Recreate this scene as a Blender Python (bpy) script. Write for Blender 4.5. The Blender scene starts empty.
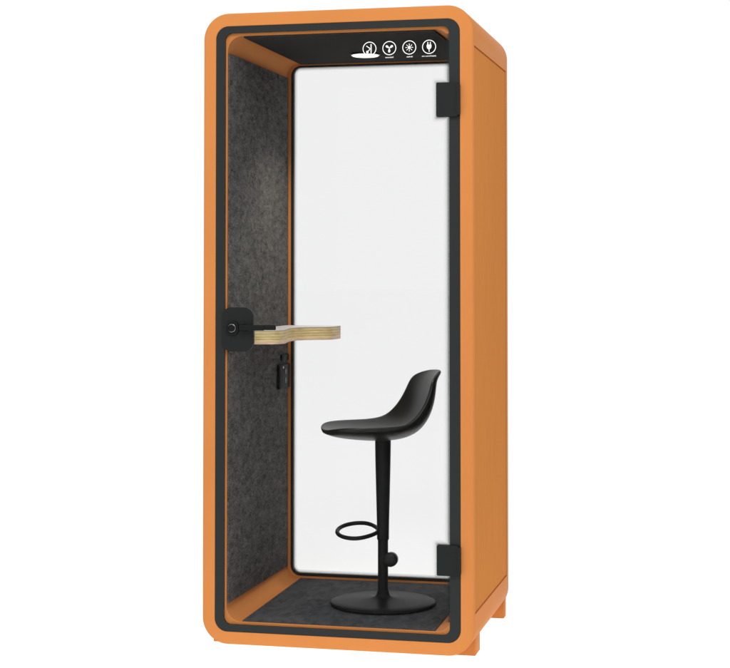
import bpy, bmesh, math, random
from mathutils import Vector, Matrix

random.seed(4)
scene = bpy.context.scene
COL = scene.collection

W, D, H = 1.0035, 0.837, 2.30          # booth body
FZ = 0.0225                            # height of the body above the floor (feet)
OFF = Vector((W / 2, D / 2, -FZ))      # booth coordinates -> root local


# ---------------------------------------------------------------- materials
def new_mat(name):
    m = bpy.data.materials.new(name)
    m.use_nodes = True
    nt = m.node_tree
    for n in list(nt.nodes):
        nt.nodes.remove(n)
    out = nt.nodes.new('ShaderNodeOutputMaterial')
    return m, nt, out


def N(nt, kind, **kw):
    n = nt.nodes.new(kind)
    for k, v in kw.items():
        if k in n.inputs.keys():
            n.inputs[k].default_value = v
        else:
            setattr(n, k, v)
    return n


def principled(name, col, rough=0.5, spec=0.5, metal=0.0, noise=None, bump=None, coat=0.0, tint=(1, 1, 1), ior=1.5):
    """noise = (scale, amount, stretch xyz), bump = (scale, strength, distance)"""
    m, nt, out = new_mat(name)
    b = N(nt, 'ShaderNodeBsdfPrincipled')
    b.inputs['Base Color'].default_value = (*col, 1)
    b.inputs['Roughness'].default_value = rough
    b.inputs['Specular IOR Level'].default_value = spec
    b.inputs['Metallic'].default_value = metal
    b.inputs['IOR'].default_value = ior
    b.inputs['Specular Tint'].default_value = (*tint, 1)
    b.inputs['Coat Weight'].default_value = coat
    nt.links.new(b.outputs[0], out.inputs['Surface'])
    tc = N(nt, 'ShaderNodeTexCoord')
    if noise:
        sc, amt, st = noise
        mp = N(nt, 'ShaderNodeMapping')
        mp.inputs['Scale'].default_value = st
        nt.links.new(tc.outputs['Object'], mp.inputs[0])
        no = N(nt, 'ShaderNodeTexNoise')
        no.inputs['Scale'].default_value = sc
        no.inputs['Detail'].default_value = 6
        nt.links.new(mp.outputs[0], no.inputs['Vector'])
        rm = N(nt, 'ShaderNodeMapRange')
        rm.inputs['From Min'].default_value = 0.3
        rm.inputs['From Max'].default_value = 0.7
        rm.inputs['To Min'].default_value = 1 - amt
        rm.inputs['To Max'].default_value = 1 + amt
        nt.links.new(no.outputs['Fac'], rm.inputs['Value'])
        mx = N(nt, 'ShaderNodeVectorMath', operation='SCALE')
        mx.inputs[0].default_value = col
        nt.links.new(rm.outputs[0], mx.inputs['Scale'])
        nt.links.new(mx.outputs[0], b.inputs['Base Color'])
    if bump:
        sc, stg, dist = bump
        n2 = N(nt, 'ShaderNodeTexNoise')
        n2.inputs['Scale'].default_value = sc
        n2.inputs['Detail'].default_value = 4
        nt.links.new(tc.outputs['Object'], n2.inputs['Vector'])
        bp = N(nt, 'ShaderNodeBump')
        bp.inputs['Strength'].default_value = stg
        bp.inputs['Distance'].default_value = dist
        nt.links.new(n2.outputs['Fac'], bp.inputs['Height'])
        nt.links.new(bp.outputs[0], b.inputs['Normal'])
    return m


def felt_mat(name, dark, light, scale=9.0, stretch=(1, .5, 1)):
    """pressed polyester felt: cloudy mottling, fine fibres, matt"""
    m, nt, out = new_mat(name)
    b = N(nt, 'ShaderNodeBsdfPrincipled')
    b.inputs['Roughness'].default_value = 0.95
    b.inputs['Specular IOR Level'].default_value = 0.04
    tc = N(nt, 'ShaderNodeTexCoord')
    n1 = N(nt, 'ShaderNodeTexNoise')
    n1.inputs['Scale'].default_value = scale
    n1.inputs['Detail'].default_value = 9
    n1.inputs['Roughness'].default_value = 0.72
    n1.inputs['Distortion'].default_value = 0.15
    n2 = N(nt, 'ShaderNodeTexNoise')
    n2.inputs['Scale'].default_value = 105
    n2.inputs['Detail'].default_value = 5
    n2.inputs['Roughness'].default_value = 0.75
    n2.inputs['Distortion'].default_value = 1.6
    mp = N(nt, 'ShaderNodeMapping')
    mp.inputs['Scale'].default_value = stretch
    nt.links.new(tc.outputs['Object'], mp.inputs[0])
    for n in (n1, n2):
        nt.links.new(mp.outputs[0], n.inputs['Vector'])
    mix = N(nt, 'ShaderNodeMath', operation='MULTIPLY_ADD')
    mix.inputs[1].default_value = 0.38
    nt.links.new(n1.outputs['Fac'], mix.inputs[0])
    h2 = N(nt, 'ShaderNodeMath', operation='MULTIPLY')
    h2.inputs[1].default_value = 0.62
    nt.links.new(n2.outputs['Fac'], h2.inputs[0])
    nt.links.new(h2.outputs[0], mix.inputs[2])
    rp = N(nt, 'ShaderNodeValToRGB')
    rp.color_ramp.elements[0].position = 0.40
    rp.color_ramp.elements[0].color = (*dark, 1)
    rp.color_ramp.elements[1].position = 0.60
    rp.color_ramp.elements[1].color = (*light, 1)
    nt.links.new(mix.outputs[0], rp.inputs[0])
    nt.links.new(rp.outputs[0], b.inputs['Base Color'])
    bp = N(nt, 'ShaderNodeBump')
    bp.inputs['Strength'].default_value = 0.6
    bp.inputs['Distance'].default_value = 0.004
    nt.links.new(n2.outputs['Fac'], bp.inputs['Height'])
    nt.links.new(bp.outputs[0], b.inputs['Normal'])
    nt.links.new(b.outputs[0], out.inputs['Surface'])
    return m


def glass_mat(name, tint, refl):
    """architectural pane: clear transmission with a Fresnel reflection"""
    m, nt, out = new_mat(name)
    tr = N(nt, 'ShaderNodeBsdfTransparent')
    tr.inputs['Color'].default_value = (*tint, 1)
    gl = N(nt, 'ShaderNodeBsdfGlossy')
    gl.inputs['Roughness'].default_value = 0.04
    fr = N(nt, 'ShaderNodeFresnel')
    fr.inputs['IOR'].default_value = 1.5
    ml = N(nt, 'ShaderNodeMath', operation='MULTIPLY')
    ml.inputs[1].default_value = refl
    nt.links.new(fr.outputs[0], ml.inputs[0])
    mx = N(nt, 'ShaderNodeMixShader')
    nt.links.new(ml.outputs[0], mx.inputs[0])
    nt.links.new(tr.outputs[0], mx.inputs[1])
    nt.links.new(gl.outputs[0], mx.inputs[2])
    nt.links.new(mx.outputs[0], out.inputs['Surface'])
    return m


def print_mat(name, col):
    """screen print on glass whose ink density thins out away from the edge"""
    m, nt, out = new_mat(name)
    d = N(nt, 'ShaderNodeBsdfDiffuse')
    d.inputs['Color'].default_value = (*col, 1)
    tr = N(nt, 'ShaderNodeBsdfTransparent')
    at = N(nt, 'ShaderNodeAttribute', attribute_name='ink')
    mx = N(nt, 'ShaderNodeMixShader')
    nt.links.new(at.outputs['Fac'], mx.inputs[0])
    nt.links.new(tr.outputs[0], mx.inputs[1])
    nt.links.new(d.outputs[0], mx.inputs[2])
    nt.links.new(mx.outputs[0], out.inputs['Surface'])
    return m


def plywood_mat(name):
    """birch plywood seen edge on: veneers run flat, so bands follow height"""
    m, nt, out = new_mat(name)
    b = N(nt, 'ShaderNodeBsdfPrincipled')
    b.inputs['Roughness'].default_value = 0.5
    b.inputs['Specular IOR Level'].default_value = 0.3
    tc = N(nt, 'ShaderNodeTexCoord')
    sp = N(nt, 'ShaderNodeSeparateXYZ')
    nt.links.new(tc.outputs['Object'], sp.inputs[0])
    mr = N(nt, 'ShaderNodeMapRange')
    mr.inputs['From Min'].default_value = DESK_Z0 + FZ
    mr.inputs['From Max'].default_value = DESK_Z1 + FZ
    nt.links.new(sp.outputs['Z'], mr.inputs['Value'])
    rp = N(nt, 'ShaderNodeValToRGB')
    cr = rp.color_ramp
    cr.interpolation = 'LINEAR'
    stops = [(0.00, (.62, .42, .33)), (0.10, (.62, .43, .33)), (0.13, (.66, .50, .27)), (0.30, (.70, .53, .27)),
             (0.33, (.32, .22, .10)), (0.37, (.62, .47, .22)), (0.50, (.60, .46, .22)), (0.53, (.30, .21, .09)),
             (0.57, (.64, .49, .24)), (0.70, (.62, .47, .23)), (0.73, (.30, .22, .10)), (0.77, (.60, .46, .22)),
             (0.91, (.57, .44, .21)), (0.94, (.27, .21, .11)), (1.0, (.36, .30, .22))]
    cr.elements[0].position, cr.elements[0].color = stops[0][0], (*stops[0][1], 1)
    cr.elements[1].position, cr.elements[1].color = stops[-1][0], (*stops[-1][1], 1)
    for p, c in stops[1:-1]:
        e = cr.elements.new(p)
        e.color = (*c, 1)
    nt.links.new(mr.outputs[0], rp.inputs[0])
    no = N(nt, 'ShaderNodeTexNoise')
    no.inputs['Scale'].default_value = 22
    no.inputs['Detail'].default_value = 5
    mp = N(nt, 'ShaderNodeMapping')
    mp.inputs['Scale'].default_value = (1, 1, 9)
    nt.links.new(tc.outputs['Object'], mp.inputs[0])
    nt.links.new(mp.outputs[0], no.inputs['Vector'])
    r2 = N(nt, 'ShaderNodeMapRange')
    r2.inputs['From Min'].default_value = .3
    r2.inputs['From Max'].default_value = .7
    r2.inputs['To Min'].default_value = .88
    r2.inputs['To Max'].default_value = 1.28
    nt.links.new(no.outputs['Fac'], r2.inputs['Value'])
    sc = N(nt, 'ShaderNodeVectorMath', operation='SCALE')
    nt.links.new(rp.outputs[0], sc.inputs[0])
    nt.links.new(r2.outputs[0], sc.inputs['Scale'])
    nt.links.new(sc.outputs[0], b.inputs['Base Color'])
    nt.links.new(b.outputs[0], out.inputs['Surface'])
    return m


def emit_mat(name, col, s):
    m, nt, out = new_mat(name)
    e = N(nt, 'ShaderNodeEmission')
    e.inputs['Color'].default_value = (*col, 1)
    e.inputs['Strength'].default_value = s
    nt.links.new(e.outputs[0], out.inputs['Surface'])
    return m


def translucent_floor(name):
    """white sweep sheet: half reflects, half lets the light below through"""
    m, nt, out = new_mat(name)
    d = N(nt, 'ShaderNodeBsdfDiffuse')
    d.inputs['Color'].default_value = (.99, .99, .99, 1)
    t = N(nt, 'ShaderNodeBsdfTranslucent')
    t.inputs['Color'].default_value = (.99, .99, .99, 1)
    mx = N(nt, 'ShaderNodeMixShader')
    mx.inputs[0].default_value = 0.5
    nt.links.new(d.outputs[0], mx.inputs[1])
    nt.links.new(t.outputs[0], mx.inputs[2])
    nt.links.new(mx.outputs[0], out.inputs['Surface'])
    return m


DESK_Z0, DESK_Z1 = 1.082, 1.134
ORANGE = (0.53, 0.198, 0.057)
M_orange = principled('orange_lacquer', ORANGE, 0.35, 0.5, ior=1.03, noise=(3.0, 0.03, (1, 1, 1)), bump=(420, 0.05, 0.0006))
M_panel = principled('orange_side_laminate', (0.505, 0.193, 0.052), 0.6, 0.0, ior=1.05, noise=(10, 0.045, (6, 6, .35)), bump=(420, 0.06, 0.0006))
M_felt = felt_mat('charcoal_felt', (.028, .0272, .0265), (.155, .149, .143), 36)
M_carpet = felt_mat('charcoal_carpet', (.032, .033, .036), (.088, .089, .094), 26)
M_ceiling = felt_mat('dark_ceiling_felt', (.022, .021, .019), (.038, .036, .034), 36)
M_band = principled('black_enamelled_glass_edge', (.016, .019, .0185), 0.35, 0.16)
M_black = principled('black_satin_metal', (.009, .0095, .0095), 0.42, 0.16, tint=(.45, .45, .45))
M_base = principled('black_base_enamel', (.010, .010, .010), 0.34, 0.5, ior=1.08, bump=(300, .05, .0005))
M_rubber = principled('black_gasket_rubber', (.010, .008, .007), 0.6, 0.3)
M_hinge = principled('black_powder_coat', (.011, .013, .013), 0.5, 0.12, bump=(600, .1, .0005))
M_plastic = principled('black_moulded_plastic', (.009, .009, .008), 0.34, 0.20, bump=(500, .12, .0006))
M_chrome = principled('polished_steel', (.25, .25, .25), 0.25, 0.5, 1.0)
M_socket = principled('socket_plastic', (.06, .06, .06), 0.4, 0.5)
M_white = principled('white_print', (.86, .86, .85), 0.6, 0.3)
M_doorglass = glass_mat('clear_door_glass', (.957, .96, .959), 0.06)
M_backglass = glass_mat('clear_window_glass', (.953, .953, .953), 0.09)
M_frit = print_mat('grey_ceramic_print', (.30, .30, .30))
M_frit_dark = print_mat('black_ceramic_print', (.020, .022, .022))
M_ply = plywood_mat('birch_plywood_edge')
M_top = principled('pale_grey_laminate', (.55, .53, .54), 0.5, 0.35)
M_lamp = emit_mat('lit_lamp_diffuser', (1.0, .94, .84), 1.7)
M_floor = translucent_floor('white_translucent_floor')


# ---------------------------------------------------------------- mesh helpers
def add_box(bm, x0, x1, y0, y1, z0, z1, bev=0.0, seg=2):
    vs = [bm.verts.new((x, y, z)) for x in (x0, x1) for y in (y0, y1) for z in (z0, z1)]
    q = [(0, 1, 3, 2), (4, 6, 7, 5), (0, 4, 5, 1), (2, 3, 7, 6), (0, 2, 6, 4), (1, 5, 7, 3)]
    fs = [bm.faces.new([vs[i] for i in f]) for f in q]
    if bev:
        es = list({e for f in fs for e in f.edges})
        bmesh.ops.bevel(bm, geom=es, offset=bev, segments=seg, profile=.5, affect='EDGES')


def rr(x0, z0, x1, z1, r, n=12):
    """rounded rectangle in x,z, counter-clockwise seen from the front"""
    r = max(r, 1e-4)
    pts = []
    for cx, cz, a0 in ((x1 - r, z1 - r, 0), (x0 + r, z1 - r, 90), (x0 + r, z0 + r, 180), (x1 - r, z0 + r, 270)):
        for k in range(n + 1):
            a = math.radians(a0 + 90 * k / n)
            pts.append((cx + r * math.cos(a), cz + r * math.sin(a)))
    return pts


def loops_mesh(bm, loops, closed=False, cap=False):
    """loops: lists of (x,y,z); skin them one to the next"""
    vl = [[bm.verts.new(p) for p in L] for L in loops]
    n = len(vl[0])
    pairs = list(zip(vl, vl[1:] + ([vl[0]] if closed else [])))
    if not closed:
        pairs = list(zip(vl[:-1], vl[1:]))
    for a, b in pairs:
        for i in range(n):
            j = (i + 1) % n
            bm.faces.new((a[i], a[j], b[j], b[i]))
    if cap:
        bm.faces.new(vl[0][::-1])
        bm.faces.new(vl[-1])


def ring(bm, outer, inner, y0, y1):
    """flat frame between two x,z loops of equal count, from y0 (front) to y1"""
    P = lambda L, y: [(x, y, z) for x, z in L]
    loops_mesh(bm, [P(outer, y0), P(inner, y0), P(inner, y1), P(outer, y1)], closed=True)


def slab(bm, loop, y0, y1, bev=0.0):
    b = bmesh.new()
    loops_mesh(b, [[(x, y0, z) for x, z in loop], [(x, y1, z) for x, z in loop]], cap=True)
    if bev:
        es = [e for e in b.edges if abs(e.verts[0].co.y - e.verts[1].co.y) < 1e-7 and min(v.co.y for v in e.verts) < y0 + 1e-6]
        bmesh.ops.bevel(b, geom=es, offset=bev, segments=3, profile=.5, affect='EDGES')
    join(bm, b)


def join(bm, b):
    me = bpy.data.meshes.new('tmp')
    b.to_mesh(me)
    b.free()
    bm.from_mesh(me)
    bpy.data.meshes.remove(me)


def lathe(bm, prof, c, axis='z', n=48):
    """prof: list of (r, h); revolve round an axis through c"""
    rows = []
    for r, h in prof:
        row = []
        for k in range(n):
            a = 2 * math.pi * k / n
            u, v = r * math.cos(a), r * math.sin(a)
            p = (u, v, h) if axis == 'z' else ((u, h, v) if axis == 'y' else (h, u, v))
            row.append((c[0] + p[0], c[1] + p[1], c[2] + p[2]))
        rows.append(row)
    loops_mesh(bm, rows, cap=True)


def tube(bm, pts, r, closed=False, n=12):
    pts = [Vector(p) for p in pts]
    m = len(pts)
    rows = []
    up = Vector((0, 0, 1))
    for i, p in enumerate(pts):
        a = pts[(i - 1) % m] if (closed or i > 0) else p
        b = pts[(i + 1) % m] if (closed or i < m - 1) else p
        t = (b - a).normalized()
        s = t.cross(up)
        if s.length < 1e-5:
            s = Vector((1, 0, 0))
        s.normalize()
        u = s.cross(t)
        rows.append([p + r * (math.cos(2 * math.pi * k / n) * s + math.sin(2 * math.pi * k / n) * u) for k in range(n)])
    loops_mesh(bm, rows, closed=closed, cap=not closed)


def disc(bm, x, z, r, y, n=8):
    vs = [bm.verts.new((x + r * math.cos(2 * math.pi * k / n), y, z + r * math.sin(2 * math.pi * k / n))) for k in range(n)]
    bm.faces.new(vs)


def finish(name, bm, mats, parent, off, smooth=30):
    bmesh.ops.translate(bm, verts=bm.verts, vec=-off)
    bmesh.ops.recalc_face_normals(bm, faces=bm.faces)
    me = bpy.data.meshes.new(name)
    bm.to_mesh(me)
    bm.free()
    for m in (mats if isinstance(mats, (list, tuple)) else [mats]):
        me.materials.append(m)
    o = bpy.data.objects.new(name, me)
    COL.objects.link(o)
    if parent:
        o.parent = parent
    for p in me.polygons:
        p.use_smooth = True
    me.set_sharp_from_angle(angle=math.radians(smooth))
    return o


def empty(name, loc, label, cat):
    o = bpy.data.objects.new(name, None)
    o.empty_display_size = 0.2
    COL.objects.link(o)
    o.location = loc
    o['label'] = label
    o['category'] = cat
    return o


def part(name, bm, mats, parent, **kw):
    return finish(name, bm, mats, parent, OFF, **kw)


# ================================================================ floor
bm = bmesh.new()
bmesh.ops.create_circle(bm, cap_ends=True, segments=96, radius=150)
me = bpy.data.meshes.new('floor')
bm.to_mesh(me)
bm.free()
me.materials.append(M_floor)
floor = bpy.data.objects.new('floor', me)
COL.objects.link(floor)
floor['kind'] = 'structure'

# ================================================================ booth
booth = empty('phone_booth', (W / 2, D / 2, 0),
              'orange one-person soundproof phone booth with rounded corners, glass door and grey felt lining', 'phone booth')

# ---- shell: one closed body, skinned from rounded rectangles
R0 = 0.095


CL, CR, CT, CB = .088, .084, .083, .0945      # cavity insets: left, right, top, bottom


def rl(i, y, r):
    return [(x, y, z) for x, z in rr(i, i, W - i, H - i, r, 14)]


def cav(g, r, n=14, gt=None, gb=None):
    return rr(CL + g, CB + (g if gb is None else gb), W - CR - g, H - CT - (g if gt is None else gt), r, n)


def cl(g, y, r, **kw):
    return [(x, y, z) for x, z in cav(g, r, **kw)]



e = 0.010


def dl(g, y, r):                               # the rebate the door sits in
    return [(x, y, z) for x, z in rr(.048 + g, .046 + g, W - .048 - g, H - .048 - g, r, 14)]


loops = [rl(0, e, R0)]
for k in range(1, 6):
    a = math.radians(90 * k / 5)
    i = e * (1 - math.cos(a))
    loops.append(rl(i, e - e * math.sin(a), R0 - i))
loops += [dl(-.0015, 0, .0485), dl(0, .0015, .047), dl(0, .0145, .047), cl(-.006, .0145, .056, gb=-.0155), cl(0, .0170, .055, gb=-.0130), cl(0, .816, .055), cl(.0145, .8175, .043, gt=.0095, gb=.0105), cl(.0145, D, .043, gt=.0095, gb=.0105), rl(e, D, R0 - e)]
for k in range(1, 5):
    a = math.radians(90 * k / 5)
    i = e * (1 - math.sin(a))
    loops.append(rl(i, D - e + e * math.cos(a), R0 - i))
loops.append(rl(0, D - e, R0))
bm = bmesh.new()
loops_mesh(bm, loops, closed=True)
shell = part('shell', bm, M_orange, booth, smooth=40)

PY0, PY1, PZ0, PZ1 = .022, .790, .1455, 2.157
cut = bmesh.new()
add_box(cut, W - .007, W + .1, PY0, PY1, PZ0, PZ1)
add_box(cut, -.1, .007, PY0, PY1, PZ0, PZ1)
cutter = part('cutter', cut, M_orange, None)
cutter.location = booth.location
bpy.context.view_layer.update()
md = shell.modifiers.new('b', 'BOOLEAN')
md.operation = 'DIFFERENCE'
md.object = cutter
md.solver = 'EXACT'
dg = bpy.context.evaluated_depsgraph_get()
new_me = bpy.data.meshes.new_from_object(shell.evaluated_get(dg))
shell.modifiers.clear()
shell.data = new_me
for p in new_me.polygons:
    p.use_smooth = True
new_me.set_sharp_from_angle(angle=math.radians(30))
bpy.data.objects.remove(cutter)

for x0, x1 in ((W - .0066, W - .0025), (.0025, .0066)):
    bm = bmesh.new()
    add_box(bm, x0, x1, PY0 + .003, PY1 - .003, PZ0 + .004, PZ1 - .004, .0012)
    part('side_panel', bm, M_panel, booth)

# ---- feet
for x0, x1, y0, y1 in ((.878, .988, .12, .222), (.000, .110, .13, .232), (.905, .993, .780, .834), (.010, .098, .780, .834)):
    bm = bmesh.new()
    add_box(bm, x0, x1, y0, y1, -FZ, .055, .004)
    part('foot', bm, M_orange, booth)

# ---- lining
for x0, x1 in ((CL + .0006, CL + .0060), (W - CR - .0060, W - CR - .0006)):
    bm = bmesh.new()
    add_box(bm, x0, x1, .0190, .806, .144, 2.156, .0018)
    part('felt_panel', bm, M_felt, booth)
bm = bmesh.new()
add_box(bm, .147, W - .143, .0200, .808, H - CT - .0065, H - CT - .0006, .0018)
ceiling = part('ceiling_panel', bm, M_ceiling, booth)
bm = bmesh.new()
add_box(bm, .147, W - .143, .0190, .812, CB + .0004, CB + .0036, .0012)
for v in bm.verts:                                          # the floor rises slightly towards the rear window
    v.co.z -= .0130 * (.816 - v.co.y) / .799
part('carpet', bm, M_carpet, booth)

# ---- ceiling lamp
LX, LY, LZ = .483, .545, H - CT - .0065
bm = bmesh.new()
prof = [(.060, .0), (.060, -.003), (.057, -.006), (.054, -.006), (.054, -.0005)]
lathe(bm, prof, (LX, LY, LZ - .0002))
part('lamp_rim', bm, M_black, ceiling)
bm = bmesh.new()
lathe(bm, [(.0535, -.002), (.0535, -.0075), (.050, -.0095), (.03, -.0108), (.004, -.0112)], (LX, LY, LZ))
part('lamp_diffuser', bm, M_lamp, ceiling)

# ---- rear window
GI, GO = .0255, .0151                          # gasket, measured inwards from the cavity
bm = bmesh.new()
slab(bm, cav(GI + .0004, .0306, gt=.0174, gb=.0229), .8215, .8295)
win = part('rear_window', bm, M_backglass, booth)
bm = bmesh.new()
ring(bm, cav(GO, .0424, gt=.0101, gb=.0111), cav(GI, .031, gt=.017, gb=.0225), .8165, .8350)
part('window_gasket', bm, M_rubber, win)


def fade_sheet(name, rows, inks, y, mat, parent, closed):
    """thin print between parallel x,z polylines, ink density given per row"""
    bm = bmesh.new()
    vl = [[bm.verts.new((x, y, z)) for x, z in row] for row in rows]
    n = len(rows[0])
    for a, b in zip(vl[:-1], vl[1:]):
        for i in range(n if closed else n - 1):
            j = (i + 1) % n
            bm.faces.new((a[i], a[j], b[j], b[i]))
    o = part(name, bm, mat, parent)
    at = o.data.attributes.new('ink', 'FLOAT', 'POINT')
    k = 0
    for row, v in zip(rows, inks):
        for _ in row:
            at.data[k].value = v
            k += 1
    return o


fr = [cav(.0262 + d, max(.0305 - d, .004), gt=.0177 + d, gb=.0232 + d) for d in (0, .004, .009, .015)]
fade_sheet('printed_border', fr, (.80, .58, .26, 0), .8208, M_frit, win, True)

# ---- door
dx0, dx1, dz0, dz1 = .0492, W - .0492, .0472, H - .0492
gx0, gx1, gz0, gz1 = .0825, .9165, .0725, H - .0740
bm = bmesh.new()
slab(bm, rr(gx0 + .0003, gz0 + .0003, gx1 - .0003, gz1 - .0003, .0262), .0040, .0100)
door = part('door', bm, M_doorglass, booth)
bm = bmesh.new()
ring(bm, rr(dx0, dz0, dx1, dz1, .0455), rr(gx0, gz0, gx1, gz1, .026), .0012, .0120)
part('door_edge_band', bm, M_band, door)

HX0, HX1 = .8725, .9530
for z0, z1 in ((1.9005, 2.0225), (.2830, .3900)):
    bm = bmesh.new()
    slab(bm, rr(HX0, z0, HX1 - .004, z1, .006), -.0135, .0037, .003)
    slab(bm, rr(HX1 - .0065, z0 + .006, HX1 + .0045, z1 - .006, .003), -.0175, -.0006, .002)
    part('hinge', bm, M_hinge, door)

# black print that thins out along the hinge side of the door and round both hinges
(u2, u3), (u0, u1) = ((1.9005, 2.0225), (.2830, .3900))


def contour(d):
    X, Y = gx1 - .0008 - d, HX0 + .002 - d
    c = .35 * d
    P = [(X, .118)]
    for a, b in ((u0 - d + .002, u1 + d - .002), (u2 - d + .002, u3 + d - .002)):
        P += [(X, a), (Y + c, a), (Y, a + c), (Y, b - c), (Y + c, b), (X, b)]
    return P + [(X, 2.198)]


fade_sheet('printed_edge', [contour(d) for d in (0.0, .004, .009, .014, .021)], (.92, .62, .27, .10, 0), .0036, M_frit_dark, door, False)

# handle: plate, rose, lock cylinder, lever
bm = bmesh.new()
slab(bm, rr(.076, 1.062, .1965, 1.222, .036), -.0110, .0037, .003)
plate = part('handle_plate', bm, M_hinge, door)
bm = bmesh.new()
lathe(bm, [(.0265, -.0112), (.0265, -.019), (.0235, -.022), (.0175, -.022), (.0165, -.020), (.004, -.020)], (.118, 0, 1.147), 'y')
part('lock_rose', bm, M_black, door)
bm = bmesh.new()
lathe(bm, [(.0130, -.0185), (.0130, -.031), (.0115, -.0325), (.0100, -.0325), (.0092, -.0305), (.002, -.0305)], (.118, 0, 1.147), 'y', 32)
cyl = part('lock_cylinder', bm, M_black, door)
bm = bmesh.new()
lathe(bm, [(.0137, -.0200), (.0150, -.0208), (.0150, -.0240), (.0137, -.0248)], (.118, 0, 1.147), 'y', 40)
part('lock_collar', bm, M_chrome, door)
bm = bmesh.new()
lathe(bm, [(.013, -.0112), (.013, -.030), (.012, -.0315), (.003, -.0315)], (.163, 0, 1.1495), 'y', 32)
add_box(bm, .152, .246, -.0445, -.031, 1.1395, 1.1595, .004, 3)
add_box(bm, .2445, .2890, -.0430, -.0325, 1.1415, 1.1600, .003, 3)
part('handle_lever', bm, M_black, door)

# ---- printed pictograms on the door glass
IY = .0034


def flat(bm, pts, y=IY):
    bm.faces.new([bm.verts.new((x, y, z)) for x, z in pts])


def seg(bm, x0, z0, x1, z1, w):
    d = Vector((x1 - x0, z1 - z0)).normalized() * (w / 2)
    nx, nz = -d.y, d.x
    flat(bm, [(x0 + nx, z0 + nz), (x1 + nx, z1 + nz), (x1 - nx, z1 - nz), (x0 - nx, z0 - nz)])


def circ(bm, cx, cz, r, n=40):
    flat(bm, [(cx + r * math.cos(2 * math.pi * k / n), cz + r * math.sin(2 * math.pi * k / n)) for k in range(n)])


def annulus(bm, cx, cz, r0, r1, n=64):
    A = [[bm.verts.new((cx + r * math.cos(2 * math.pi * k / n), IY, cz + r * math.sin(2 * math.pi * k / n))) for k in range(n)] for r in (r0, r1)]
    for k in range(n):
        j = (k + 1) % n
        bm.faces.new((A[0][k], A[0][j], A[1][j], A[1][k]))


IZ = 2.153
icons = []
bm = bmesh.new()                                            # sound stopped by a wall
cx = .626
annulus(bm, cx, IZ, .0225, .0252)
seg(bm, cx + .0058, IZ - .0165, cx + .0058, IZ + .0165, .0036)
seg(bm, cx - .0115, IZ + .0105, cx + .0030, IZ - .0003, .0028)
seg(bm, cx + .0030, IZ - .0003, cx - .0062, IZ - .0095, .0028)
circ(bm, cx - .0078, IZ - .0115, .0046)
part('soundproof_icon', bm, M_white, door)
bm = bmesh.new()                                            # fan
cx = .699
annulus(bm, cx, IZ, .0225, .0252)
for a in (145, 35, 268):
    a = math.radians(a)
    u, v = math.cos(a), math.sin(a)
    pts = []
    for k in range(24):
        t = 2 * math.pi * k / 24
        l = .0085 + .0072 * math.cos(t)
        s = .0052 * math.sin(t) * (.72 + .28 * math.cos(t))
        pts.append((cx + u * l - v * s, IZ + v * l + u * s))
    flat(bm, pts)
circ(bm, cx, IZ, .0016, 16)
part('fan_icon', bm, M_white, door)
bm = bmesh.new()                                            # light
cx = .772
annulus(bm, cx, IZ, .0225, .0252)
circ(bm, cx, IZ, .0056)
for k in range(8):
    a = math.radians(45 * k)
    seg(bm, cx + .0076 * math.cos(a), IZ + .0076 * math.sin(a), cx + .0142 * math.cos(a), IZ + .0142 * math.sin(a), .0021)
part('light_icon', bm, M_white, door)
bm = bmesh.new()                                            # power plug
cx = .844
annulus(bm, cx, IZ, .0225, .0252)
flat(bm, [(cx + x, IZ + z) for x, z in ((-.0085, .008), (-.0085, 0), (-.007, -.005), (-.003, -.0085), (.003, -.0085), (.007, -.005), (.0085, 0), (.0085, .008))])
for s in (-1, 1):
    seg(bm, cx + s * .0045, IZ + .0078, cx + s * .0045, IZ + .0172, .0030)
seg(bm, cx, IZ - .0082, cx + .0004, IZ - .0178, .0028)
part('plug_icon', bm, M_white, door)
for cx, w, zc in ((.7005, .030, 2.1175), (.7735, .021, 2.1175), (.8445, .052, 2.1180)):
    bm = bmesh.new()                                        # captions too small to read in the photograph
    x = cx - w / 2
    while x < cx + w / 2:
        gw = random.uniform(.0016, .0027)
        h = random.choice((.0036, .0036, .0052))
        seg(bm, x, zc, x, zc + h, .0009)
        if random.random() < .8:
            zz = zc + random.choice((.0005, .0020, .0034))
            seg(bm, x + .0005, zz, x + gw, zz, .0009)
        if random.random() < .5:
            seg(bm, x + gw, zc, x + gw, zc + .0036, .0009)
        x += gw + .0013
    part('caption', bm, M_white, door)

# ---- desk: a wavy plywood shelf on the felt wall
wx = CL + .0065
outline = [(wx, .140), (.170, .142), (.205, .150), (.230, .168), (.243, .195), (.246, .225), (.240, .270), (.228, .320), (.216, .380),
           (.208, .440), (.208, .490), (.216, .530), (.232, .562), (.255, .585), (.280, .597), (.300, .606), (.316, .622), (.326, .650),
           (.328, .690), (.326, .770), (.322, .790), (wx, .790)]


def smooth_poly(pts, it=2):
    for _ in range(it):
        out = [pts[0]]
        for a, b in zip(pts[:-1], pts[1:]):
            if a is pts[0] or b is pts[-1]:
                if b is pts[-1]:
                    out.append(b)
                continue
            out.append((a[0] * .75 + b[0] * .25, a[1] * .75 + b[1] * .25))
            out.append((a[0] * .25 + b[0] * .75, a[1] * .25 + b[1] * .75))
        pts = out
    return pts


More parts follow.
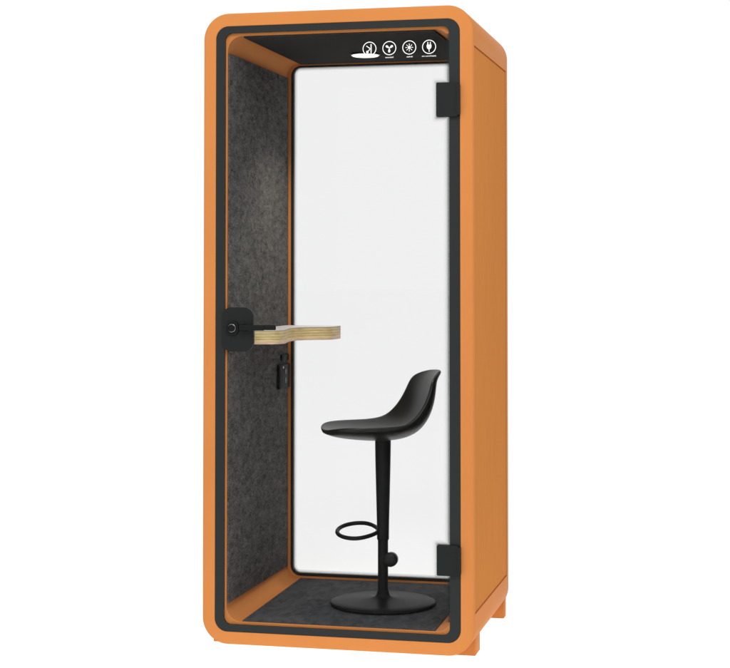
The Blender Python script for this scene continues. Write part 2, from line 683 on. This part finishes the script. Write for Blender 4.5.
outline = smooth_poly(outline, 2)
bm = bmesh.new()
lo = [bm.verts.new((x, y, DESK_Z0)) for x, y in outline]
hi = [bm.verts.new((x, y, DESK_Z1 - .0022)) for x, y in outline]
n = len(lo)
for i in range(n):
    j = (i + 1) % n
    bm.faces.new((lo[i], lo[j], hi[j], hi[i]))
bm.faces.new(lo[::-1])
bm.faces.new(hi)
desk = part('desk', bm, M_ply, booth)
bm = bmesh.new()
lo = [bm.verts.new((x, y, DESK_Z1 - .0020)) for x, y in outline]
hi = [bm.verts.new((x, y, DESK_Z1)) for x, y in outline]
for i in range(n):
    j = (i + 1) % n
    bm.faces.new((lo[i], lo[j], hi[j], hi[i]))
bm.faces.new(lo[::-1])
bm.faces.new(hi)
part('desk_surface', bm, M_top, desk)

# ---- power outlet on the felt wall
ox = CL + .0062
bm = bmesh.new()
add_box(bm, ox, ox + .013, .640, .792, .880, .978, .004, 3)
add_box(bm, ox, ox + .008, .690, .792, .992, 1.018, .003, 3)
outlet = part('power_outlet', bm, M_base, booth)
for zc in (.948, .912):
    bm = bmesh.new()
    lathe(bm, [(.0115, .0132), (.0115, .0148), (.0100, .0150), (.0088, .0138), (.001, .0138)], (ox, .725, zc), 'x', 28)
    part('socket', bm, M_socket, outlet)
bm = bmesh.new()
lathe(bm, [(.004, .0132), (.004, .0145), (.001, .0147)], (ox, .690, .966), 'x', 16)
part('indicator', bm, M_white, outlet)

# ================================================================ stool
SX, SY, SZ = .588, .392, .0935
stool = empty('bar_stool', (SX, SY, SZ + FZ),
              'black bucket-seat bar stool on a round pedestal base inside the booth', 'stool')
SOFF = Vector((SX, SY, SZ))


def spart(name, bm, mats, **kw):
    return finish(name, bm, mats, stool, SOFF, **kw)


# base disc with a raised cone
bm = bmesh.new()
lathe(bm, [(.196, .0), (.2, .002), (.2005, .006), (.199, .010), (.194, .0125), (.16, .0155), (.10, .0195), (.055, .024), (.032, .028),
           (.0250, .035), (.0215, .050)], (SX, SY, SZ), n=96)
spart('base', bm, M_base, smooth=50)
bm = bmesh.new()
lathe(bm, [(.0195, .045), (.0195, .260)], (SX, SY, SZ))
spart('column', bm, M_black)
bm = bmesh.new()
lathe(bm, [(.0215, .242), (.0228, .244), (.0235, .31), (.0285, .51), (.0300, .59), (.0302, .618)], (SX, SY, SZ))
spart('sleeve', bm, M_black)
bm = bmesh.new()                                            # round adjusting knob on the column
lathe(bm, [(.008, -.020), (.022, -.019), (.0265, -.014), (.0275, 0), (.0265, .014), (.022, .019), (.008, .020)], (SX + .030, SY, .262), 'y', 40)
spart('knob', bm, M_plastic, smooth=50)
bm = bmesh.new()                                            # footrest loop
pts = []
tilt = math.radians(13)
cxr, zr = SX - .098, .366
for k in range(64):
    t = 2 * math.pi * k / 64
    px = .079 * math.cos(t)
    py = .079 * math.sin(t)
    if px > 0:
        py *= (1 - .30 * (px / .079) ** 2)
    pts.append((cxr + px, SY + py * math.cos(tilt), zr + py * math.sin(tilt)))
tube(bm, pts, .0078, closed=True, n=14)
spart('footrest', bm, M_black, smooth=60)

# bucket seat
ST = [((.236, .757), (.232, .758), .050),
      ((.228, .760), (.218, .767), .105),
      ((.195, .757), (.190, .778), .150),
      ((.120, .751), (.120, .782), .172),
      ((.030, .745), (.040, .782), .180),
      ((-.050, .748), (-.033, .787), .180),
      ((-.104, .767), (-.072, .810), .178),
      ((-.136, .808), (-.106, .850), .172),
      ((-.153, .860), (-.129, .895), .165),
      ((-.162, .908), (-.142, .930), .155),
      ((-.173, .942), (-.155, .951), .138),
      ((-.198, .968), (-.178, .966), .100),
      ((-.222, .981), (-.210, .977), .045)]
SA = math.radians(27)
fdir = Vector((-math.cos(SA), -math.sin(SA), 0))
ldir = Vector((math.sin(SA), -math.cos(SA), 0))
bm = bmesh.new()
NV = 14
rows = []
for c, r, w in ST:
    row = []
    for k in range(NV + 1):
        v = -1 + 2 * k / NV
        q = abs(v) ** 2.4
        f = c[0] * (1 - q) + r[0] * q
        z = c[1] * (1 - q) + r[1] * q
        lat = w * math.sin(v * math.pi / 2) ** 1 if False else w * v
        P = Vector((SX, SY, 0)) + fdir * f + ldir * lat
        row.append(bm.verts.new((P.x, P.y, z)))
    rows.append(row)
for a, b in zip(rows[:-1], rows[1:]):
    for i in range(NV):
        bm.faces.new((a[i], a[i + 1], b[i + 1], b[i]))
seat = spart('seat', bm, M_plastic, smooth=180)
nrm = seat.data.polygons[len(seat.data.polygons) // 3].normal
vg = seat.vertex_groups.new(name='thickness')
END = [.42, .58, .82, .97, 1, 1, 1, 1, .95, .85, .70, .55, .42]
for i in range(len(ST)):
    for k in range(NV + 1):
        v = abs(-1 + 2 * k / NV)
        vg.add([i * (NV + 1) + k], END[i] * (1 - .38 * v ** 4), 'REPLACE')
md = seat.modifiers.new('thickness', 'SOLIDIFY')
md.vertex_group = 'thickness'
md.thickness = .034
md.offset = -1 if nrm.z > 0 else 1
md = seat.modifiers.new('smooth', 'SUBSURF')
md.levels = md.render_levels = 2

# ================================================================ light
world = bpy.data.worlds.new('World')
scene.world = world
world.use_nodes = True
bg = world.node_tree.nodes['Background']
bg.inputs['Color'].default_value = (1, 1, 1, 1)
bg.inputs['Strength'].default_value = 1.04


def area(name, loc, target, size, power, col=(1, 1, 1)):
    L = bpy.data.lights.new(name, 'AREA')
    L.shape = 'SQUARE'
    L.size = size
    L.energy = power
    L.color = col
    o = bpy.data.objects.new(name, L)
    COL.objects.link(o)
    o.location = loc
    d = Vector(target) - Vector(loc)
    o.rotation_euler = d.to_track_quat('-Z', 'Y').to_euler()
    return o


area('softbox', (1.1, -4.6, 5.2), (.5, .2, 1.3), 1.8, 153)
area('added_underfloor_fill', (.5, .36, -.5), (.5, .36, 0), 1.2, 12)  # added, unseen fill under the floor; washes out the booth's contact shadow

L = bpy.data.lights.new('downlight_beam', 'SPOT')       # the lit ceiling lamp
L.energy = 36
L.color = (1, .93, .82)
L.spot_size = math.radians(108)
L.spot_blend = .75
L.shadow_soft_size = .045
o = bpy.data.objects.new('downlight_beam', L)
COL.objects.link(o)
o.location = (LX, LY, LZ - .020 + FZ)

# ================================================================ camera
cam = bpy.data.cameras.new('camera')
cam.sensor_fit = 'HORIZONTAL'
cam.sensor_width = 36
cam.lens = 1641.12 / 730 * 36
cam.shift_y = -(334 - 227.92) / 730
cam.clip_start = .1
cam.clip_end = 1000
co = bpy.data.objects.new('camera', cam)
COL.objects.link(co)
co.location = (1.959, -5.722, 1.3375 + FZ)
co.rotation_euler = (math.pi / 2 + .0291, 0, .2315)
scene.camera = co

scene.view_settings.view_transform = 'Standard'
scene.view_settings.look = 'None'
scene.view_settings.exposure = 0
scene.view_settings.gamma = 1
scene.cycles.max_bounces = 12
scene.cycles.transparent_max_bounces = 24
